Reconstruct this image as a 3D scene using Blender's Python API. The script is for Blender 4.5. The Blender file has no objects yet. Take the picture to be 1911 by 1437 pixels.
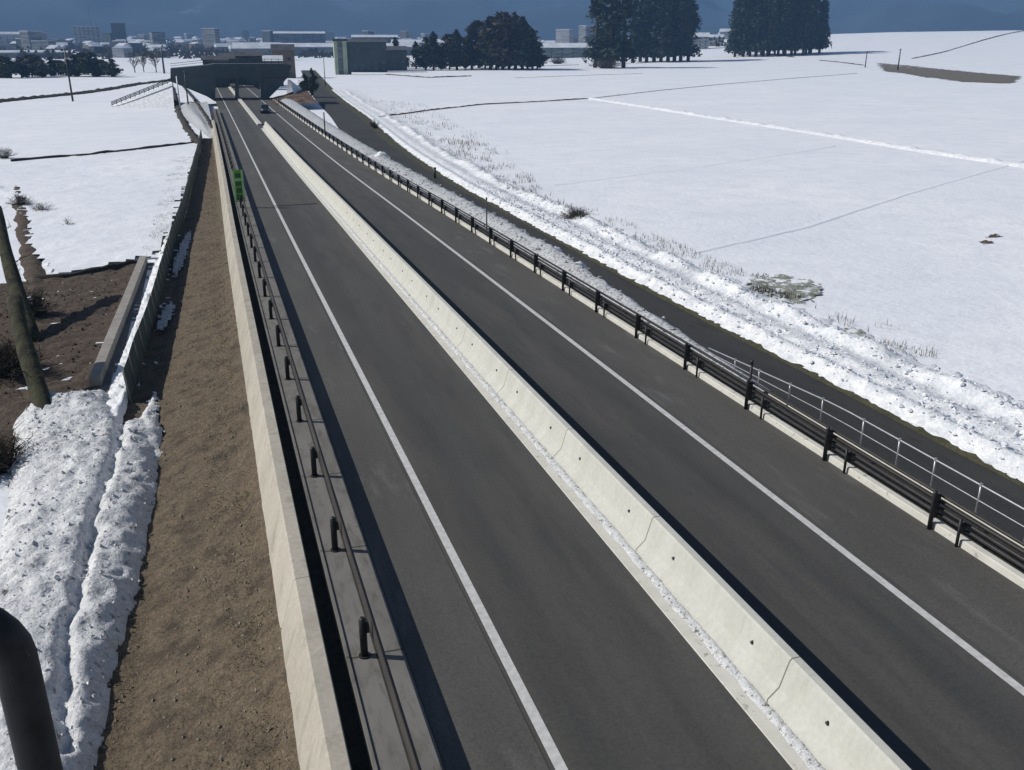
import bpy, math, random
from mathutils import Vector, noise, Matrix
S = bpy.context.scene
COL = S.collection
R = math.radians
random.seed(7)

# ------------------------------------------------------------------ camera
CAM_H, PITCH, YAW, FPX = 10.63, R(20.44), R(18.07), 1705.0
cd = bpy.data.cameras.new('camera'); cam = bpy.data.objects.new('camera', cd); COL.objects.link(cam)
cam.location = (0, 0, CAM_H); cam.rotation_euler = (math.pi/2 - PITCH, 0, -YAW)
cd.sensor_width = 36; cd.lens = 36*FPX/1911; cd.clip_start = .05; cd.clip_end = 30000
S.camera = cam
# ------------------------------------------------------------------ light
SUN_EL = R(37.0); SUN_AZ = R(-67.4)           # azimuth from +Y towards +X
w = bpy.data.worlds.new('World'); S.world = w; w.use_nodes = True
nt = w.node_tree; sky = nt.nodes.new('ShaderNodeTexSky'); sky.sky_type = 'NISHITA'
sky.sun_disc = False; sky.sun_elevation = SUN_EL; sky.sun_rotation = SUN_AZ % (2*math.pi)
bg = nt.nodes['Background']; bg.inputs[1].default_value = .05
nt.links.new(sky.outputs[0], bg.inputs[0])
sd = bpy.data.lights.new('sun', 'SUN'); sd.energy = 4.2; sd.angle = R(.5); sd.color = (1, .955, .88)
sun = bpy.data.objects.new('sun', sd); COL.objects.link(sun)
sv = Vector((math.sin(SUN_AZ)*math.cos(SUN_EL), math.cos(SUN_AZ)*math.cos(SUN_EL), math.sin(SUN_EL)))
sun.rotation_euler = sv.to_track_quat('Z', 'Y').to_euler(); sun.location = (-30, 10, 60)
S.view_settings.view_transform = 'Standard'; S.view_settings.look = 'None'
S.view_settings.gamma = 1; S.view_settings.exposure = 0.36; S.view_settings.use_curve_mapping = False

# ------------------------------------------------------------------ helpers
ZF = -2.6                                      # level of the snow fields
def at(px, py, z=ZF):                          # surveyed photo pixel -> point on the level plane z
    u = (px-955.5)/FPX; v = -(py-718.5)/FPX
    F = math.cos(PITCH)+v*math.sin(PITCH); U = -math.sin(PITCH)+v*math.cos(PITCH)
    t = (z-CAM_H)/U
    a, b = u*t, F*t
    return Vector((a*math.cos(YAW)+b*math.sin(YAW), -a*math.sin(YAW)+b*math.cos(YAW), z))
def far(px, D, z=ZF):                          # point at horizontal distance D on the bearing of column px
    az = YAW + math.atan2((px-955.5), FPX/math.cos(PITCH))
    return Vector((D*math.sin(az), D*math.cos(az), z))
def hz(py, D): return CAM_H - (py-83.0)/FPX*D*.96      # height seen at row py at distance D
KN = [-30, 0, 15, 30, 60, 100, 150, 210, 300, 420, 700]
ZN = [0, 0, 0, -.11, -.46, -1.16, -1.5, -1.45, -1.25, -1.2, -1.2]
CN = [0, 0, 0, .04, .16, .49, .74, .8, .75, .2, -4]
def spl(V, t):
    i = 0
    while i < len(KN)-2 and t > KN[i+1]: i += 1
    def m(j):
        a, b = max(j-1, 0), min(j+1, len(KN)-1)
        return (V[b]-V[a])/(KN[b]-KN[a])
    h = KN[i+1]-KN[i]; u = (t-KN[i])/h
    return (2*u**3-3*u**2+1)*V[i]+(u**3-2*u**2+u)*h*m(i)+(-2*u**3+3*u**2)*V[i+1]+(u**3-u**2)*h*m(i+1)
def zr(t): return spl(ZN, t)
def cr(t): return spl(CN, t)
def row_of(X, Y, Z):
    Z -= CAM_H; yf = X*math.sin(YAW)+Y*math.cos(YAW)
    return 718.5-FPX*(yf*math.sin(PITCH)+Z*math.cos(PITCH))/(yf*math.cos(PITCH)-Z*math.sin(PITCH))
def t_at(X, py):                                # station whose point at offset X appears at row py
    lo, hi = 8, 400
    for _ in range(40):
        m = (lo+hi)/2
        if row_of(cr(m)+X, m, zr(m)) > py: lo = m
        else: hi = m
    return lo
def fn(x, y, z=0, s=1.0, o=4): return noise.fractal(Vector((x*s, y*s, z*s+3.3)), .9, 2.1, o)

def tag(o, label=None, cat=None, group=None, kind=None):
    if label: o['label'] = label
    if cat: o['category'] = cat
    if group: o['group'] = group
    if kind: o['kind'] = kind
    return o
def thing(name, loc, label, cat, group=None, rz=0):
    o = bpy.data.objects.new(name, None); COL.objects.link(o); o.location = loc; o.rotation_euler.z = rz
    o.empty_display_size = .2
    return tag(o, label, cat, group)
def copy_tree(o, parent=None):
    c = o.copy(); COL.objects.link(c); c.parent = parent
    for ch in list(o.children): copy_tree(ch, c)
    return c
class MB:
    def __init__(s): s.v = []; s.f = []; s.sm = []
    def quad(s, a, b, c, d):
        n = len(s.v); s.v += [tuple(a), tuple(b), tuple(c), tuple(d)]; s.f.append((n, n+1, n+2, n+3)); s.sm.append(False)
    def tri(s, a, b, c):
        n = len(s.v); s.v += [tuple(a), tuple(b), tuple(c)]; s.f.append((n, n+1, n+2)); s.sm.append(False)
    def box(s, x0, x1, y0, y1, z0, z1, T=None, tx=0, ty=0):
        n = len(s.v)
        P = [(x0, y0, z0), (x1, y0, z0), (x1, y1, z0), (x0, y1, z0), (x0+tx, y0+ty, z1), (x1-tx, y0+ty, z1), (x1-tx, y1-ty, z1), (x0+tx, y1-ty, z1)]
        if T is not None: P = [tuple(T @ Vector(p)) for p in P]
        s.v += P
        for f in ((0, 3, 2, 1), (4, 5, 6, 7), (0, 1, 5, 4), (1, 2, 6, 5), (2, 3, 7, 6), (3, 0, 4, 7)):
            s.f.append(tuple(n+i for i in f)); s.sm.append(False)
    def tube(s, pts, rad, seg=8, cap=True):
        pts = [Vector(p) for p in pts]
        if not hasattr(rad, '__len__'): rad = [rad]*len(pts)
        n0 = len(s.v); up = Vector((0, 0, 1)); prev = None
        for i, p in enumerate(pts):
            d = (pts[min(i+1, len(pts)-1)]-pts[max(i-1, 0)]).normalized()
            if prev is None:
                a = d.cross(up) if abs(d.z) < .95 else d.cross(Vector((1, 0, 0)))
            else: a = prev - d*prev.dot(d)
            a.normalize(); prev = a; b = d.cross(a)
            for k in range(seg):
                an = 2*math.pi*k/seg
                s.v.append(tuple(p+(a*math.cos(an)+b*math.sin(an))*rad[i]))
        for i in range(len(pts)-1):
            for k in range(seg):
                k2 = (k+1) % seg
                s.f.append((n0+i*seg+k, n0+i*seg+k2, n0+(i+1)*seg+k2, n0+(i+1)*seg+k)); s.sm.append(True)
        if cap:
            s.f.append(tuple(n0+k for k in reversed(range(seg)))); s.sm.append(False)
            s.f.append(tuple(n0+(len(pts)-1)*seg+k for k in range(seg))); s.sm.append(False)
    def grid(s, rows, smooth=True, close=False):
        n0 = len(s.v); m = len(rows[0])
        for r in rows: s.v += [tuple(p) for p in r]
        for i in range(len(rows)-1):
            for j in range(m if close else m-1):
                j2 = (j+1) % m
                s.f.append((n0+i*m+j, n0+i*m+j2, n0+(i+1)*m+j2, n0+(i+1)*m+j)); s.sm.append(smooth)
    def build(s, name, m, parent=None):
        me = bpy.data.meshes.new(name); me.from_pydata(s.v, [], s.f); me.materials.append(m)
        me.polygons.foreach_set('use_smooth', s.sm); me.update()
        o = bpy.data.objects.new(name, me); COL.objects.link(o)
        if parent: o.parent = parent
        return o
def stations(t0, t1):
    t = t0; out = []
    while t < t1-1e-6:
        out.append(t); t += .8 if t < 40 else (2 if t < 160 else 5)
    out.append(t1); return out
def prof_rows(prof, t0, t1):
    """sweep a cross-section (list of (x, dz) or function of t) along the road"""
    rows = []
    for t in stations(t0, t1):
        p = prof(t) if callable(prof) else prof
        rows.append([(cr(t)+x, t, zr(t)+dz) for x, dz in p])
    return rows
def sweep(name, prof, t0, t1, m, parent=None, smooth=False, close=False, caps=False):
    b = MB(); rows = prof_rows(prof, t0, t1); b.grid(rows, smooth, close)
    if caps:
        k = len(rows[0]); N = len(b.v)
        b.f.append(tuple(range(k))); b.sm.append(False)
        b.f.append(tuple(N-k+i for i in reversed(range(k)))); b.sm.append(False)
    return b.build(name, m, parent)

# ------------------------------------------------------------------ materials
def mat(name, c1, c2=None, scale=2.0, rough=.85, bump=0, bscale=None, bdist=.02, stretch=(1, 1, 1), detail=6, lo=.35, hi=.65, metal=0, spec=.3, third=None, obj=False, grain=None):
    m = bpy.data.materials.new(name); m.use_nodes = True; n = m.node_tree.nodes; L = m.node_tree.links
    p = n['Principled BSDF']; p.inputs['Roughness'].default_value = rough; p.inputs['Metallic'].default_value = metal
    p.inputs['Specular IOR Level'].default_value = spec
    if obj: src = n.new('ShaderNodeTexCoord').outputs['Object']
    else: src = n.new('ShaderNodeNewGeometry').outputs['Position']
    mp = n.new('ShaderNodeVectorMath'); mp.operation = 'MULTIPLY'; mp.inputs[1].default_value = stretch
    L.new(src, mp.inputs[0])
    def nz(sc, lo, hi, det=detail):
        t = n.new('ShaderNodeTexNoise'); t.inputs['Scale'].default_value = sc; t.inputs['Detail'].default_value = det
        t.inputs['Roughness'].default_value = .62
        L.new(mp.outputs[0], t.inputs['Vector'])
        r = n.new('ShaderNodeMapRange'); r.inputs[1].default_value = lo; r.inputs[2].default_value = hi
        L.new(t.outputs[0], r.inputs[0]); return r.outputs[0], t.outputs[0]
    def mix(f, a, b, mode='MIX'):
        x = n.new('ShaderNodeMix'); x.data_type = 'RGBA'; x.blend_type = mode
        if hasattr(f, 'links'): L.new(f, x.inputs[0])
        else: x.inputs[0].default_value = f
        for v, i in ((a, 6), (b, 7)):
            if hasattr(v, 'links'): L.new(v, x.inputs[i])
            else: x.inputs[i].default_value = (*v, 1)
        return x.outputs[2]
    c = c1
    if c2 is not None:
        f, _ = nz(scale, lo, hi); c = mix(f, c1, c2)
    if third:                                   # (colour, scale, lo, hi)
        f, _ = nz(third[1], third[2], third[3]); c = mix(f, c, third[0])
    if grain:
        t = n.new('ShaderNodeTexNoise'); t.inputs['Scale'].default_value = grain[0]; t.inputs['Detail'].default_value = 4; t.inputs['Roughness'].default_value = .75
        L.new(src, t.inputs['Vector']); r = n.new('ShaderNodeMapRange'); r.inputs[1].default_value = .3; r.inputs[2].default_value = .7
        r.inputs[3].default_value = 1-grain[1]; r.inputs[4].default_value = 1+grain[1]; L.new(t.outputs[0], r.inputs[0])
        cc = n.new('ShaderNodeCombineColor')
        for q in range(3): L.new(r.outputs[0], cc.inputs[q])
        c = mix(1.0, c, cc.outputs[0], 'MULTIPLY')
    if hasattr(c, 'links'): L.new(c, p.inputs['Base Color'])
    else: p.inputs['Base Color'].default_value = (*c, 1)
    if bump:
        _, h = nz(bscale or scale*4, 0, 1)
        b = n.new('ShaderNodeBump'); b.inputs['Strength'].default_value = bump; b.inputs['Distance'].default_value = bdist
        L.new(h, b.inputs['Height']); L.new(b.outputs[0], p.inputs['Normal'])
    return m
def add_joints(m, period, width, phase, color, axis=1):
    """dark joint lines every `period` metres along the road"""
    n = m.node_tree.nodes; L = m.node_tree.links; p = n['Principled BSDF']
    g = n.new('ShaderNodeNewGeometry'); s = n.new('ShaderNodeSeparateXYZ'); L.new(g.outputs['Position'], s.inputs[0])
    a = n.new('ShaderNodeMath'); a.operation = 'ADD'; a.inputs[1].default_value = -phase+width/2; L.new(s.outputs[axis], a.inputs[0])
    b = n.new('ShaderNodeMath'); b.operation = 'FLOORED_MODULO'; b.inputs[1].default_value = period; L.new(a.outputs[0], b.inputs[0])
    c = n.new('ShaderNodeMath'); c.operation = 'LESS_THAN'; c.inputs[1].default_value = width; L.new(b.outputs[0], c.inputs[0])
    x = n.new('ShaderNodeMix'); x.data_type = 'RGBA'; x.inputs[7].default_value = (*color, 1)
    old = p.inputs['Base Color'].links[0].from_socket; L.new(c.outputs[0], x.inputs[0]); L.new(old, x.inputs[6]); L.new(x.outputs[2], p.inputs['Base Color'])
SNOW = (.72, .76, .84)
M = {}
M['field'] = mat('field_snow', (.73, .76, .82), (.81, .83, .87), .06, .75, .55, 1.6, .12, third=((.68, .71, .77), .35, .45, .75), grain=(3.5, .07))
M['field2'] = mat('shallow_snow', (.68, .71, .77), (.76, .79, .84), 1, .8)
M['bank'] = mat('bank_snow', (.83, .84, .86), (.60, .63, .68), 1.6, .75, .9, 4, .09, third=((.30, .29, .27), 2.6, .64, .76), grain=(7, .16))
M['crust'] = mat('gritty_snow', (.66, .67, .68), (.50, .51, .52), 6, .8, 1, 14, .04, third=((.14, .13, .12), 11, .56, .64), grain=(30, .3))
M['slush'] = mat('dirty_snow', (.52, .54, .57), (.34, .35, .37), 3.5, .8, .9, 8, .06, third=((.11, .105, .10), 7, .54, .64), grain=(14, .25))
M['heap'] = mat('heap_snow', (.72, .73, .74), (.54, .55, .57), 3.2, .8, 1, 9, .07, third=((.15, .145, .14), 4.5, .57, .70), grain=(12, .22))
M['asphalt'] = mat('asphalt', (.057, .057, .055), (.074, .071, .067), .5, .88, .25, 60, .004, stretch=(1, .12, 1), detail=3, third=((.048, .048, .048), 2.2, .45, .8), lo=.36, hi=.64, grain=(18, .22))
M['shoulder'] = mat('worn_asphalt', (.070, .068, .064), (.088, .085, .079), .8, .9, .3, 60, .004, stretch=(1, .2, 1), detail=4, third=((.125, .124, .120), 1.3, .57, .78), grain=(22, .28))
M['asphalt_side'] = mat('side_asphalt', (.030, .030, .031), (.048, .047, .045), .6, .9, .2, 40, .004, stretch=(1, .25, 1), third=((.022, .024, .018), 1.2, .55, .7), grain=(12, .25))
M['gutter'] = mat('gutter_concrete', (.135, .13, .122), (.185, .178, .165), 1.2, .9, .2, 30, .004, stretch=(1, .3, 1), third=((.09, .085, .07), 5, .5, .75))
M['paint'] = mat('road_paint', (.58, .58, .57), (.44, .44, .43), 6, .7, .1, 40, .003, third=((.25, .25, .24), 25, .62, .72))
M['wall'] = mat('wall_concrete', (.34, .315, .265), (.45, .42, .36), .8, .9, .15, 12, .006, stretch=(1, 1, .35), third=((.25, .23, .19), 1.6, .52, .72), grain=(9, .12))
M['barrier'] = mat('barrier_concrete', (.46, .46, .415), (.53, .53, .485), 1.1, .88, .15, 14, .005, stretch=(1, 1.6, .22), third=((.38, .38, .33), 2.2, .58, .80), grain=(10, .07))
M['curb'] = mat('kerb_concrete', (.52, .51, .46), (.60, .59, .54), 2, .88, .1, 20, .004, third=((.25, .25, .22), 5, .6, .72))
M['soil'] = mat('slope_soil', (.090, .068, .046), (.155, .122, .083), 6, .95, 1, 16, .05, third=((.048, .037, .028), 1.3, .47, .70), lo=.3, hi=.7, grain=(16, .55))
M['mud'] = mat('field_mud', (.060, .042, .030), (.105, .080, .060), 1.6, .95, 1, 5, .10, third=((.03, .024, .02), 4, .5, .7))
M['verge'] = mat('verge_soil', (.030, .028, .022), (.055, .050, .036), 1.6, .95, .8, 8, .05, third=((.02, .02, .018), 5, .5, .7))
M['shade_tone'] = mat('shade_grey', (.10, .10, .11), (.14, .14, .15), 1.6, .9, .4, 8, .02)  # grey of the shade painted beside the concrete channel
M['grass'] = mat('dead_grass', (.17, .14, .085), (.24, .20, .13), 3, .95, obj=True)
M['weed'] = mat('dry_weed', (.16, .15, .12), (.25, .24, .20), 3, .95, obj=True)
M['turf'] = mat('winter_turf', (.042, .044, .026), (.075, .070, .040), 1.2, .95, 1, 8, .06, third=((.035, .036, .02), 4, .5, .7))
M['patch'] = mat('bare_grass_patch', (.16, .17, .13), (.30, .31, .28), 1.2, .95, 1, 5, .06, third=((.60, .62, .66), 2.4, .5, .62))
M['dark_metal'] = mat('dark_brown_steel', (.018, .016, .015), (.032, .028, .025), 4, .5, spec=.4)
M['post'] = mat('black_steel', (.010, .010, .010), (.022, .02, .02), 4, .5, spec=.4)
M['beam'] = mat('weathered_beam', (.040, .037, .034), (.070, .062, .056), 2, .7, stretch=(1, .2, 1))
M['galv'] = mat('galvanised_steel', (.40, .41, .43), (.52, .53, .55), 6, .45, metal=.6)
M['green'] = mat('fluorescent_green', (.14, .36, .06), (.18, .42, .08), 6, .6)
M['green_pale'] = mat('pale_green_frame', (.42, .66, .32), (.50, .74, .40), 6, .6)
M['green_dark'] = mat('dark_green_panel', (.035, .10, .02), (.06, .15, .03), 6, .7)
M['mesh_green'] = mat('green_fence', (.045, .078, .074), (.095, .135, .125), 9, .75, stretch=(1, 1, .12), detail=3)
M['black'] = mat('black_pipe', (.009, .008, .010), (.022, .020, .022), 9, .6, .3, 30, .002, third=((.06, .055, .05), 14, .66, .72))
M['bridge'] = mat('bridge_steel', (.055, .075, .084), (.075, .095, .104), .5, .7)
M['bridge_c'] = mat('bridge_concrete', (.070, .094, .105), (.10, .12, .125), .35, .9)
M['hill'] = mat('hill_forest', (.016, .030, .045), (.034, .050, .070), .004, .95, 0, detail=8, third=((.14, .18, .24), .0035, .64, .76))
M['conifer'] = mat('conifer_leaf', (.014, .028, .014), (.034, .048, .024), .8, .9)
M['brown_tree'] = mat('winter_twigs', (.036, .030, .020), (.065, .052, .036), .8, .9)
M['bark'] = mat('bark', (.035, .026, .018), (.07, .055, .04), 5, .95, .6, 20, .02, stretch=(1, 1, .3))
M['moss'] = mat('mossy_bark', (.028, .026, .018), (.055, .058, .026), 3, .95, 1, 10, .06, stretch=(1, 1, .3), third=((.018, .015, .012), 2, .5, .65))
M['roof_snow'] = mat('roof_snow', (.42, .46, .52), (.66, .69, .74), .15, .8)
M['roof_dark'] = mat('roof_tile', (.05, .055, .065), (.09, .09, .10), .3, .8)
M['wall_w'] = mat('house_wall_pale', (.34, .35, .36), (.20, .22, .24), .1, .85, stretch=(.6, .6, 7), detail=2, lo=.45, hi=.55)
M['wall_g'] = mat('house_wall_grey', (.10, .12, .13), (.20, .21, .22), .1, .85, stretch=(.6, .6, 7), detail=2, lo=.45, hi=.55)
M['wall_b'] = mat('house_wall_brown', (.12, .09, .07), (.18, .14, .11), .1, .85)
M['wall_t'] = mat('teal_cladding', (.035, .050, .052), (.06, .08, .078), .3, .8)
M['pale_green_wall'] = mat('pale_green_wall', (.30, .36, .26), (.42, .47, .36), .4, .85)
M['glass'] = mat('window_glass', (.03, .04, .05), None, rough=.15, spec=.6)
M['car'] = mat('car_paint', (.018, .020, .026), (.022, .024, .030), 3, .3, spec=.6, obj=True)
M['rubber'] = mat('tyre_rubber', (.012, .012, .012), None, rough=.9)
M['lampw'] = mat('head_lamp', (.75, .78, .8), None, rough=.2)
M['stain'] = mat('road_stain', (.085, .085, .083), (.060, .060, .058), 3, .9)
def lane_wear(m):
    n = m.node_tree.nodes; L = m.node_tree.links; p = n['Principled BSDF']
    g = n.new('ShaderNodeNewGeometry'); s_ = n.new('ShaderNodeSeparateXYZ'); L.new(g.outputs['Position'], s_.inputs[0])
    d = n.new('ShaderNodeMath'); d.operation = 'DIVIDE'; d.inputs[1].default_value = 16; L.new(s_.outputs[0], d.inputs[0])
    r = n.new('ShaderNodeValToRGB'); L.new(d.outputs[0], r.inputs[0]); e = r.color_ramp.elements; r.color_ramp.interpolation = 'EASE'
    e[0].position = .26; e[0].color = (1.12, 1.10, 1.04, 1); e[1].position = .97; e[1].color = (1.1, 1.08, 1.02, 1)
    for x, c in ((5.0, .90), (5.9, 1.04), (6.8, .92), (7.5, 1.12), (9.1, 1.12), (9.9, .90), (10.8, 1.02), (11.6, .90), (12.3, 1.06)):
        q = e.new(x/16); q.color = (c, c, c*.99, 1)
    x = n.new('ShaderNodeMix'); x.data_type = 'RGBA'; x.blend_type = 'MULTIPLY'; x.inputs[0].default_value = 1
    old = p.inputs['Base Color'].links[0].from_socket; L.new(old, x.inputs[6]); L.new(r.outputs[0], x.inputs[7]); L.new(x.outputs[2], p.inputs['Base Color'])
lane_wear(M['asphalt'])
add_joints(M['gutter'], 4.0, .05, 14.25, (.045, .043, .04))
add_joints(M['barrier'], 5.21, .03, 10.75, (.16, .16, .14))
add_joints(M['wall'], 8.0, .03, 9.0, (.22, .20, .17))

# ------------------------------------------------------------------ ground
def rise(x, y):
    D = math.hypot(x, y); a = math.degrees(math.atan2(x, y))
    u = min(max((D-520)/900, 0), 1); u = u*u*(3-2*u)
    k = min(max((a-15)/27, 0), 1); k = k*k*(3-2*k)
    return 30*u*k + .012*min(max(D-950, 0), 2200)*(1-k)
b = MB(); rows = []
ys = [-60, -30, 0] + [10*i for i in range(1, 60)] + [600*1.18**i for i in range(0, 17)]
xs_ = [-i for i in reversed([50*1.35**k for k in range(0, 18)])] + [-40, -30, -20, -10, 0, 10, 20, 30, 40] + [50*1.22**k for k in range(0, 27)]
for y in ys: rows.append([(x, y, ZF-.06*(abs(x) < 400 and y < 500)*(.5+.5*fn(x, y, 0, .02)) + rise(x, y)) for x in xs_])
b.grid(rows, True); tag(b.build('ground', M['field']), kind='structure')

def drape(name, pts, width, h, m, label=None, cat=None, kind='structure', seg=1.2, jag=.35, zoff=.03, parent=None, wn=1.0):
    """an irregular low mound following a polyline on the field"""
    P = [Vector(p) for p in pts]; L = [0]
    for i in range(1, len(P)): L.append(L[-1]+(P[i]-P[i-1]).length)
    n = max(4, int(L[-1]/seg)); rows = []
    for k in range(n+1):
        s = L[-1]*k/n; i = 0
        while i < len(P)-2 and s > L[i+1]: i += 1
        u = (s-L[i])/(L[i+1]-L[i]); p = P[i].lerp(P[i+1], u); d = (P[i+1]-P[i]).normalized(); q = Vector((d.y, -d.x, 0))
        wv = (width(s/L[-1]) if callable(width) else width)
        e0 = wv*(.5+jag*fn(p.x, p.y, 1, .7*wn)); e1 = wv*(.5+jag*fn(p.x, p.y, 7, .7*wn)); off = wv*.3*jag*fn(p.x, p.y, 12, .25)
        if k in (0, n): e0 *= .1; e1 *= .1
        hh = h*(.75+.6*fn(p.x, p.y, 4, 1.1))
        rz_ = rise(p.x, p.y)
        rows.append([tuple(p+q*(x+off))[:2]+(p.z+z+rz_,) for x, z in ((-e0, zoff-.06), (-e0*.5, zoff+hh*.7), (0, zoff+hh), (e1*.5, zoff+hh*.75), (e1, zoff-.06))])
    b = MB(); b.grid(rows, True); o = b.build(name, m, parent)
    return tag(o, label, cat, kind=kind)
def sheet(name, poly, m, zoff=.03, res=1.0, bumpy=.05, kind='structure', rag=.5):
    """fill a polygon on the ground with a finely divided uneven sheet"""
    P = [Vector(p) for p in poly]
    x0, x1 = min(p.x for p in P)-rag, max(p.x for p in P)+rag; y0, y1 = min(p.y for p in P)-rag, max(p.y for p in P)+rag
    z = P[0].z; nx = max(2, int((x1-x0)/res)); ny = max(2, int((y1-y0)/res))
    def inside(x, y):
        x += rag*fn(x, y, 2, .8/max(res, .3)); y += rag*fn(x, y, 9, .8/max(res, .3))
        c = False
        for i in range(len(P)):
            a, bb = P[i], P[i-1]
            if (a.y > y) != (bb.y > y) and x < (bb.x-a.x)*(y-a.y)/(bb.y-a.y)+a.x: c = not c
        return c
    idx = {}; b = MB()
    def vid(i, j):
        if (i, j) not in idx:
            x = x0+(x1-x0)*i/nx; y = y0+(y1-y0)*j/ny
            idx[(i, j)] = len(b.v); b.v.append((x, y, z+zoff+bumpy*fn(x, y, 5, 1.3)+rise(x, y)))
        return idx[(i, j)]
    for i in range(nx):
        for j in range(ny):
            if inside(x0+(x1-x0)*(i+.5)/nx, y0+(y1-y0)*(j+.5)/ny):
                b.f.append((vid(i, j), vid(i+1, j), vid(i+1, j+1), vid(i, j+1))); b.sm.append(True)
    return tag(b.build(name, m), kind=kind)

# ------------------------------------------------------------------ main road
T0, T1 = -14, 560
def st(o): return tag(o, kind='structure')
st(sweep('main_road', [(2.48, 0), (5, .02), (7.72, .02), (9.0, .02), (12, .02), (15.24, 0)], T0, T1, M['asphalt']))
st(sweep('gutter', [(1.44, -.3), (1.45, .06), (1.50, .06), (1.505, .02), (2.00, .022), (2.50, .012)], T0, 200, M['gutter']))
st(sweep('gutter_seam', [(1.985, .028), (2.015, .028)], T0, 120, M['verge']))
st(sweep('road_shoulder', [(2.52, .018), (4.05, .023)], T0, 200, M['shoulder']))
st(sweep('road_shoulder', [(12.80, .020), (15.19, .010)], T0, 235, M['shoulder']))
st(sweep('edge_line', [(4.14, .022), (4.33, .022)], T0, 420, M['paint']))
st(sweep('edge_line', [(12.48, .024), (12.67, .022)], T0, 420, M['paint']))
st(sweep('median_base', [(7.66, .0), (7.67, .05), (7.93, .055), (7.95, .03), (9.1, .03), (9.11, 0)], T0, 150, M['curb']))
# dark expansion joint across the left lane
b = MB()
for t0 in (70.2,):
    for a0, a1 in ((4.0, 7.3),):
        b.quad((cr(t0)+a0, t0, zr(t0)+.028), (cr(t0)+a1, t0+.05, zr(t0)+.028), (cr(t0)+a1, t0+.45, zr(t0)+.028), (cr(t0)+a0, t0+.28, zr(t0)+.028))
st(b.build('road_joint', M['rubber']))
# concrete median barrier
TE = t_at(8.3, 238)
bar = thing('median_barrier', (8.5, 0, 0), 'long pale concrete median barrier between the two carriageways, standing on a grey snowy strip', 'concrete barrier')
prof = [(8.08, .03), (8.10, .16), (8.30, .35), (8.45, .86), (8.49, .90), (8.64, .90), (8.68, .86), (8.80, .35), (8.98, .16), (9.0, .03)]
o = sweep('barrier_body', prof, T0, TE, M['barrier'], None, close=True, caps=True); o.parent = bar; o.location = (-8.5, 0, 0)
for k in range(30):
    for dd in (0, 2.19):
        t = 9.54+5.21*(k-1)+dd
        if t > 62: continue
        b = MB(); b.tube([(cr(t)+8.335, t, zr(t)+.57), (cr(t)+8.40, t, zr(t)+.585)], .032, 10)
        h = b.build('lifting_hole', M['post'], bar); h.location = (-8.5, 0, 0)
# crushed icy snow along the barrier's foot
b = MB(); rnd = random.Random(3)
rows = []
t = T0
while t < 150:
    e = 7.90+.04*fn(t, 0, 0, 2.3); hh = .03+.05*max(0, .5+fn(t, 3, 0, 3.1))
    rows.append([(cr(t)+x, t, zr(t)+z) for x, z in ((e, .05), (e+.05, .06+hh*.5+.04*fn(t, 9, 0, 6)), (8.03, .07+hh*.6+.05*fn(t, 5, 0, 5)), (8.10, .08+hh*.4), (8.14, .05))]); t += .09 if t < 45 else .3
b.grid(rows, True); tag(b.build('snow_crust', M['crust']), kind='stuff')
# low kerb continuing the median further on
kb = sweep('median_kerb', [(7.5, 0), (7.52, .3), (8.2, .3), (8.22, 0)], TE+4, 420, M['curb'], caps=True)
tag(kb, 'low pale concrete median kerb running on under the overpass beyond the tall barrier', 'kerb')
# ------------------------------------------------------------------ left retaining wall
def wallp(t): return [(.26, -1.5), (.76, .18), (.80, .22), (1.08, .22), (1.10, .20), (1.10, -.35)]
o = sweep('retaining_wall', wallp, T0, 168, M['wall'], close=True, caps=True)
tag(o, 'long tan concrete retaining wall with a sloping face above the brown slope', 'retaining wall')
o = sweep('drain', [(1.08, -.30), (1.46, -.30)], T0, 200, M['verge']); st(o)
# brown embankment
FT = [(-30, -3.3), (16, -3.2), (29, -3.1), (34, -3.92), (40, -3.69), (48, -3.3), (61, -2.9), (69, -2.66), (81, -2.07), (96, -1.67), (125, -.8), (150, -.2), (300, 0)]
def foot(t):
    for i in range(len(FT)-1):
        if t <= FT[i+1][0]: break
    (a_, b_), (c_, d_) = FT[i], FT[i+1]; return b_+(d_-b_)*(t-a_)/(c_-a_)-cr(t)
rows = []
for t in [T0+.45*i for i in range(int((150-T0)/.45))]:
    f = foot(t)+.6; z0 = zr(t)-1.12; r_ = []
    for j in range(19):
        u = j/18; x = .50+(f-1.1-.50)*u; zz = z0+(ZF-z0)*min(1, u*1.28)
        x2 = cr(t)+x
        zz += .035*fn(x2, t, 0, 1.4)+.035*fn(x2, t, 5, 5) - .05*(u > .95)
        if u < .08: zz += .12
        r_.append((x2, t, max(zz, ZF-.03 if u > .8 else -9)))
    rows.append(r_)
b = MB(); b.grid(rows, True); st(b.build('embankment', M['soil']))
# snow covered shoulder of the road beyond the brown slope
rows = []
for t in [148+1.5*i for i in range(56)]:
    r_ = []; k_ = min(1, (t-148)/25)
    for j in range(15):
        u = j/14; wx = .6+6.5*min(1, (t-148)/66); x = .75-wx*u; z = (zr(t)-.25)*(1-u)+(ZF)*u + .16*fn(x, t, 0, .6) + (.55*k_*math.exp(-((u-.6)/.2)**2))
        r_.append((cr(t)+x, t, z*k_+(ZF-.05)*(1-k_) if j else z-.6*(1-k_)))
    rows.append(r_)
b = MB(); b.grid(rows, True); st(b.build('snow_slope', M['slush']))

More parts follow.
